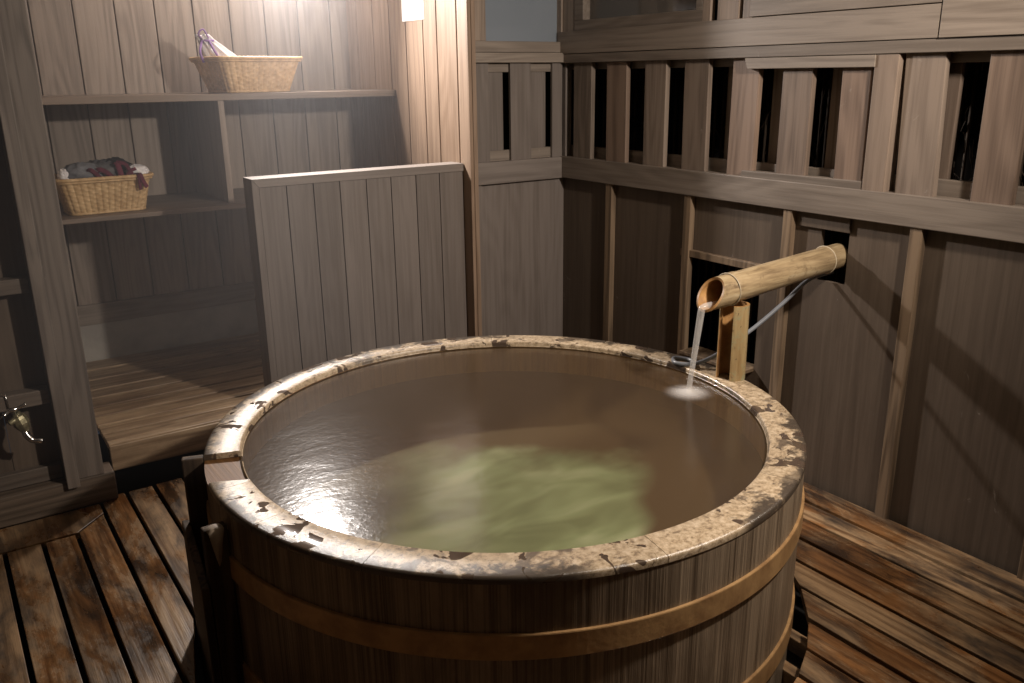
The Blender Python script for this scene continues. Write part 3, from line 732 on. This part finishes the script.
# ------------------------------------------------------------------ baskets
def rr_pts(w, d, r, n=7):
    """rounded rectangle outline, evenly resampled"""
    P = []
    for sx, sy, a0 in ((1, 1, 0), (-1, 1, 90), (-1, -1, 180), (1, -1, 270)):
        for i in range(n+1):
            a = R_(a0+90*i/n); P.append(Vector((sx*(w/2-r)+r*math.cos(a), sy*(d/2-r)+r*math.sin(a))))
    return P
def resample(P, n):
    L_ = [0]
    for i in range(len(P)): L_.append(L_[-1]+(P[(i+1) % len(P)]-P[i]).length)
    out = []; j = 0
    for k in range(n):
        s = L_[-1]*k/n
        while L_[j+1] < s: j += 1
        t = (s-L_[j])/max(1e-9, L_[j+1]-L_[j]); out.append(P[j].lerp(P[(j+1) % len(P)], t))
    return out
def basket(loc, rz, wb, db, wt, dt, h, mat, label, stakes, rows):
    t = thing('wicker_basket', loc, label, 'basket', 'wicker clothes baskets')
    t.rotation_euler = (0, 0, R_(rz))
    N_ = stakes*8; RW = rows*4
    B0 = resample(rr_pts(wb, db, .035), N_); B1 = resample(rr_pts(wt, dt, .04), N_)
    vs = []; 
    for j in range(RW+1):
        v = j/RW
        for i in range(N_):
            p = B0[i].lerp(B1[i], v); q0 = B0[i-1].lerp(B1[i-1], v); q1 = B0[(i+1) % N_].lerp(B1[(i+1) % N_], v)
            nrm = Vector(((q1-q0).y, -(q1-q0).x)).normalized()
            row = int(j/4); ph = i/8*math.pi+(row % 2)*math.pi
            rib = abs(math.cos(i/8*math.pi))**.5
            w = .0014*math.sin(ph)*math.sin((j % 4)/4*math.pi) + .0048*rib + .0008*math.sin((j % 4)/4*math.pi)
            p = p+nrm*w; vs.append((p.x, p.y, .004+v*(h-.004)))
    fs = [(j*N_+i, j*N_+(i+1) % N_, (j+1)*N_+(i+1) % N_, (j+1)*N_+i) for j in range(RW) for i in range(N_)]
    fs.append(tuple(range(N_))[::-1])
    m_ = MB(); m_.add(vs, fs, .5, True)
    o = m_.build('body', mat, None); o.parent = t
    so = o.modifiers.new('s', 'SOLIDIFY'); so.thickness = .006; so.offset = -1
    # rolled rim, wrapped
    P = resample(rr_pts(wt+.022, dt+.022, .048), 240)
    m_ = MB(); m_.tube([(p.x, p.y, h+.002) for p in P], [.0085+.0009*math.sin(k*1.9) for k in range(240)], 10, closed=True)
    m_.tube([(p.x*.985, p.y*.985, h-.010) for p in P], .005, 8, closed=True)
    o = m_.build('rolled_rim', mat, None); o.parent = t
    P = resample(rr_pts(wb+.006, db+.006, .04), 160)
    m_ = MB(); m_.tube([(p.x, p.y, .006) for p in P], [.006+.0008*math.sin(k*2.1) for k in range(160)], 8, closed=True)
    o = m_.build('foot_ring', mat, None); o.parent = t
    return t
b1 = basket((.685, 4.37, 1.0195), 1, .315, .20, .385, .26, .158, M_wicker, 'honey-coloured wicker basket heaped with clothes on the lower shelf at the left', 42, 14)
b2 = basket((1.442, 4.45, 1.5315), 11.5, .33, .24, .43, .32, .158, M_wicker2, 'pale wicker basket with a white bundle, standing on the top shelf', 44, 14)

# ------------------------------------------------------------------ clothes and bundles
def blob(name, c, s, mat, label, cat, seed, amp=.25, fold=5, rot=(0,0,0), group=None, parent=None):
    rnd = random.Random(seed); n, m = 40, 28; vs = []
    ph = [rnd.uniform(0, 6.28) for _ in range(8)]
    from mathutils import noise as mn
    M_ = Matrix.Rotation(R_(rot[2]), 4, 'Z') @ Matrix.Rotation(R_(rot[1]), 4, 'Y') @ Matrix.Rotation(R_(rot[0]), 4, 'X')
    for j in range(m+1):
        th = math.pi*j/m
        for i in range(n):
            a = 2*math.pi*i/n
            d = Vector((math.sin(th)*math.cos(a), math.sin(th)*math.sin(a), math.cos(th)))
            q = d*fold*.5+Vector((seed*3.1, 0, 0))
            r = 1+amp*(1-2*abs(mn.noise(q)))*.6+amp*.5*mn.noise(q*2.3)
            p = Vector((d.x*s[0]*r, d.y*s[1]*r, d.z*s[2]*r)); p = M_ @ p
            vs.append((c[0]+p.x, c[1]+p.y, c[2]+p.z))
    fs = [(j*n+i, (j+1)*n+i, (j+1)*n+(i+1) % n, j*n+(i+1) % n) for j in range(m) for i in range(n)]
    mb = MB(); mb.add(vs, fs, .5, True)
    return mb.build(name, mat, parent, cat=cat if parent is None else None, label=label, group=group)
bx, by, bz = .685, 4.37, 1.0195
blob('folded_shirt', (.605, 4.335, 1.190), (.085, .07, .050), M_grey, 'light grey shirt bundled in the left of the clothes basket on the lower shelf', 'clothes', 2, .25, 6, group='clothes heaped in the lower basket')
blob('grey_jacket', (.700, 4.385, 1.178), (.095, .085, .062), M_grey2, 'mid grey jacket heaped in the middle of the clothes basket on the lower shelf', 'clothes', 5, .3, 6, group='clothes heaped in the lower basket')
blob('black_garment', (.755, 4.40, 1.19), (.075, .075, .058), M_blackc, 'black garment showing behind the maroon strap in the clothes basket', 'clothes', 9, .25, 5, group='clothes heaped in the lower basket')
blob('white_towel', (.838, 4.335, 1.192), (.046, .05, .028), M_white, 'white towel crumpled in the right corner of the clothes basket', 'towel', 12, .3, 8)
blob('white_cloth', (.530, 4.31, 1.19), (.026, .032, .032), M_white, 'small white cloth poking up at the left corner of the clothes basket', 'cloth', 15, .3, 7)
def ribbon(pts, w, mb, nrm=None):
    pts = bez(pts, 8); vs = []
    for i, p in enumerate(pts):
        t = (pts[min(i+1, len(pts)-1)]-pts[max(i-1, 0)]).normalized(); s = t.cross(Vector((.15, -1, .35)).normalized())
        s = s.normalized() if s.length > 1e-3 else Vector((1,0,0)); vs += [p-s*w/2, p+s*w/2]
    mb.add(vs, [(2*i, 2*i+1, 2*i+3, 2*i+2) for i in range(len(pts)-1)], .5, True)
m_ = MB()
ribbon([(.815, 4.30, 1.17), (.822, 4.250, 1.192), (.828, 4.217, 1.188), (.838, 4.214, 1.155), (.852, 4.220, 1.128)], .018, m_)
ribbon([(.815, 4.30, 1.17), (.818, 4.248, 1.190), (.821, 4.217, 1.184), (.822, 4.218, 1.15), (.824, 4.226, 1.118)], .013, m_)
ribbon([(.615, 4.30, 1.175), (.628, 4.265, 1.215), (.65, 4.262, 1.202), (.672, 4.262, 1.172)], .020, m_)
ribbon([(.66, 4.28, 1.21), (.675, 4.272, 1.215), (.70, 4.268, 1.20), (.725, 4.270, 1.172)], .022, m_)
ribbon([(.745, 4.32, 1.24), (.752, 4.297, 1.235), (.758, 4.285, 1.20), (.76, 4.28, 1.17)], .024, m_)
ribbon([(.75, 4.31, 1.24), (.785, 4.30, 1.232), (.80, 4.287, 1.20), (.815, 4.28, 1.17)], .018, m_)
ribbon([(.78, 4.29, 1.175), (.80, 4.28, 1.20), (.825, 4.28, 1.21)], .014, m_)
o = m_.build('maroon_strap', M_maroon, cat='strap', label='maroon fabric straps lying over the clothes, one end hanging over the basket rim')
so = o.modifiers.new('s', 'SOLIDIFY'); so.thickness = .004

# white drawstring bundle in the top basket
bd = thing('drawstring_bag', (1.235, 4.47, 1.55), 'white bag tied with purple cord sticking up from the pale basket on the top shelf', 'bag')
from mathutils import noise as mn
mb = MB(); vs = []; n, m = 48, 22
base = Vector((1.365, 4.45, 1.63)); tip = Vector((1.235, 4.44, 1.80))
for j in range(m+1):
    t = j/m; c_ = base.lerp(tip, t)
    wx = .095*(1-t)**.85+.017; wy = .085*(1-t)**.85+.013
    if t > .86: wx += (t-.86)*.10; wy += (t-.86)*.08
    for i in range(n):
        a = 2*math.pi*i/n; f_ = 1+.13*math.sin(a*9+t*2)*(.4+t)+.10*mn.noise(Vector((math.cos(a)*2, math.sin(a)*2, t*5)))
        vs.append((c_.x+wx*f_*math.cos(a), c_.y+wy*f_*math.sin(a), c_.z+.004*math.sin(a*7)))
fs = [(j*n+i, j*n+(i+1) % n, (j+1)*n+(i+1) % n, (j+1)*n+i) for j in range(m) for i in range(n)]+[tuple(range(m*n, (m+1)*n)), tuple(range(n))[::-1]]
mb.add(vs, fs, .5, True); mb.build('sack', M_white, bd)
m_ = MB()
neck = base.lerp(tip, .84)
m_.tube([(neck.x+.034*math.cos(a), neck.y+.031*math.sin(a), neck.z) for a in [2*math.pi*k/24 for k in range(24)]], .0055, 8, closed=True)
m_.tube(bez([(neck.x-.03, neck.y-.02, neck.z), (neck.x-.052, neck.y-.05, neck.z-.05), (neck.x-.046, neck.y-.055, neck.z-.085), (neck.x-.040, neck.y-.055, neck.z-.10)]), .0062, 8)
m_.tube(bez([(neck.x, neck.y-.03, neck.z), (neck.x+.012, neck.y-.07, neck.z-.05), (neck.x+.026, neck.y-.08, neck.z-.08), (neck.x+.04, neck.y-.08, neck.z-.10)]), .0055, 8)
m_.tube(bez([(neck.x-.02, neck.y-.02, neck.z), (neck.x-.045, neck.y-.03, neck.z+.03), (neck.x-.02, neck.y-.03, neck.z+.05), (neck.x, neck.y-.03, neck.z+.01)]), .004, 8)
m_.build('cord', M_purple, bd)

# ------------------------------------------------------------------ steam in the alcove
STEAM = 0.075
if STEAM:
    m, nt, N, L = mat_new('steam')
    v = N('ShaderNodeVolumeScatter'); v.inputs['Color'].default_value = (.95,.95,1,1); v.inputs['Density'].default_value = STEAM; v.inputs['Anisotropy'].default_value = .25
    o_ = N('ShaderNodeOutputMaterial'); L(v.outputs[0], o_.inputs['Volume'])
    MB().box(.41, 2.14, 3.72, 4.78, .22, 1.99).build('steam', m, kind='stuff', cat='steam', label='thin haze of steam hanging in the alcove around the shelves')
    m2 = m.copy(); m2.node_tree.nodes['Volume Scatter'].inputs['Density'].default_value = .035
    MB().box(-1.1, 1.2, 2.0, 3.40, .65, 2.45).build('steam', m2, kind='stuff', cat='steam', label='faint veil of steam over the tub and the deck')

# ------------------------------------------------------------------ light
def point(name, loc, power, color, size):
    l = bpy.data.lights.new(name, 'POINT'); l.energy = power; l.color = color; l.shadow_soft_size = size
    o = bpy.data.objects.new(name, l); col.objects.link(o); o.location = loc; return o
def spot(name, loc, d, size, power, color, soft):
    l = bpy.data.lights.new(name, 'SPOT'); l.spot_size = R_(size); l.spot_blend = 1.0; l.shadow_soft_size = soft; l.energy = power; l.color = color
    o = bpy.data.objects.new(name, l); col.objects.link(o); o.location = loc
    o.rotation_euler = Vector(d).to_track_quat('-Z', 'Y').to_euler()
spot('lamp_alcove', (1.60, 4.44, 2.26), (.08, -.80, -.59), 98, 335, (1.0, .92, .86), .06)
point('lamp_alcove_spill', (1.55, 4.42, 2.33), 22, (1.0, .91, .86), .10)
spot('lamp_bath', (2.22, .72, 2.06), (-.45, .85, -.34), 150, 200, (1.0, .88, .76), .05)
point('lamp_bath_spill', (2.15, .70, 2.15), 16, (1.0, .88, .74), .08)
w = bpy.data.worlds.new('world'); sc.world = w; w.use_nodes = True
w.node_tree.nodes['Background'].inputs[0].default_value = (.05, .06, .08, 1); w.node_tree.nodes['Background'].inputs[1].default_value = .3

# ------------------------------------------------------------------ camera
yaw, pitch, roll = .594978, .30108, -.012498
f_ = Vector((math.sin(yaw)*math.cos(pitch), math.cos(yaw)*math.cos(pitch), -math.sin(pitch)))
r0 = Vector((math.cos(yaw), -math.sin(yaw), 0)); u0_ = r0.cross(f_)
r_ = r0*math.cos(roll)+u0_*math.sin(roll); u_ = r_.cross(f_)
cam = bpy.data.cameras.new('camera'); co = bpy.data.objects.new('camera', cam); col.objects.link(co)
M_ = Matrix(((r_.x, u_.x, -f_.x, 0), (r_.y, u_.y, -f_.y, 0), (r_.z, u_.z, -f_.z, 1.6), (0, 0, 0, 1)))
co.matrix_world = M_
cam.sensor_fit = 'HORIZONTAL'; cam.sensor_width = 36; cam.lens = 859.3/1024*36; cam.clip_start = .02; cam.clip_end = 50
sc.camera = co
sc.view_settings.view_transform = 'Standard'; sc.view_settings.look = 'None'; sc.view_settings.gamma = 1
sc.view_settings.use_curve_mapping = False; sc.view_settings.exposure = 0.08
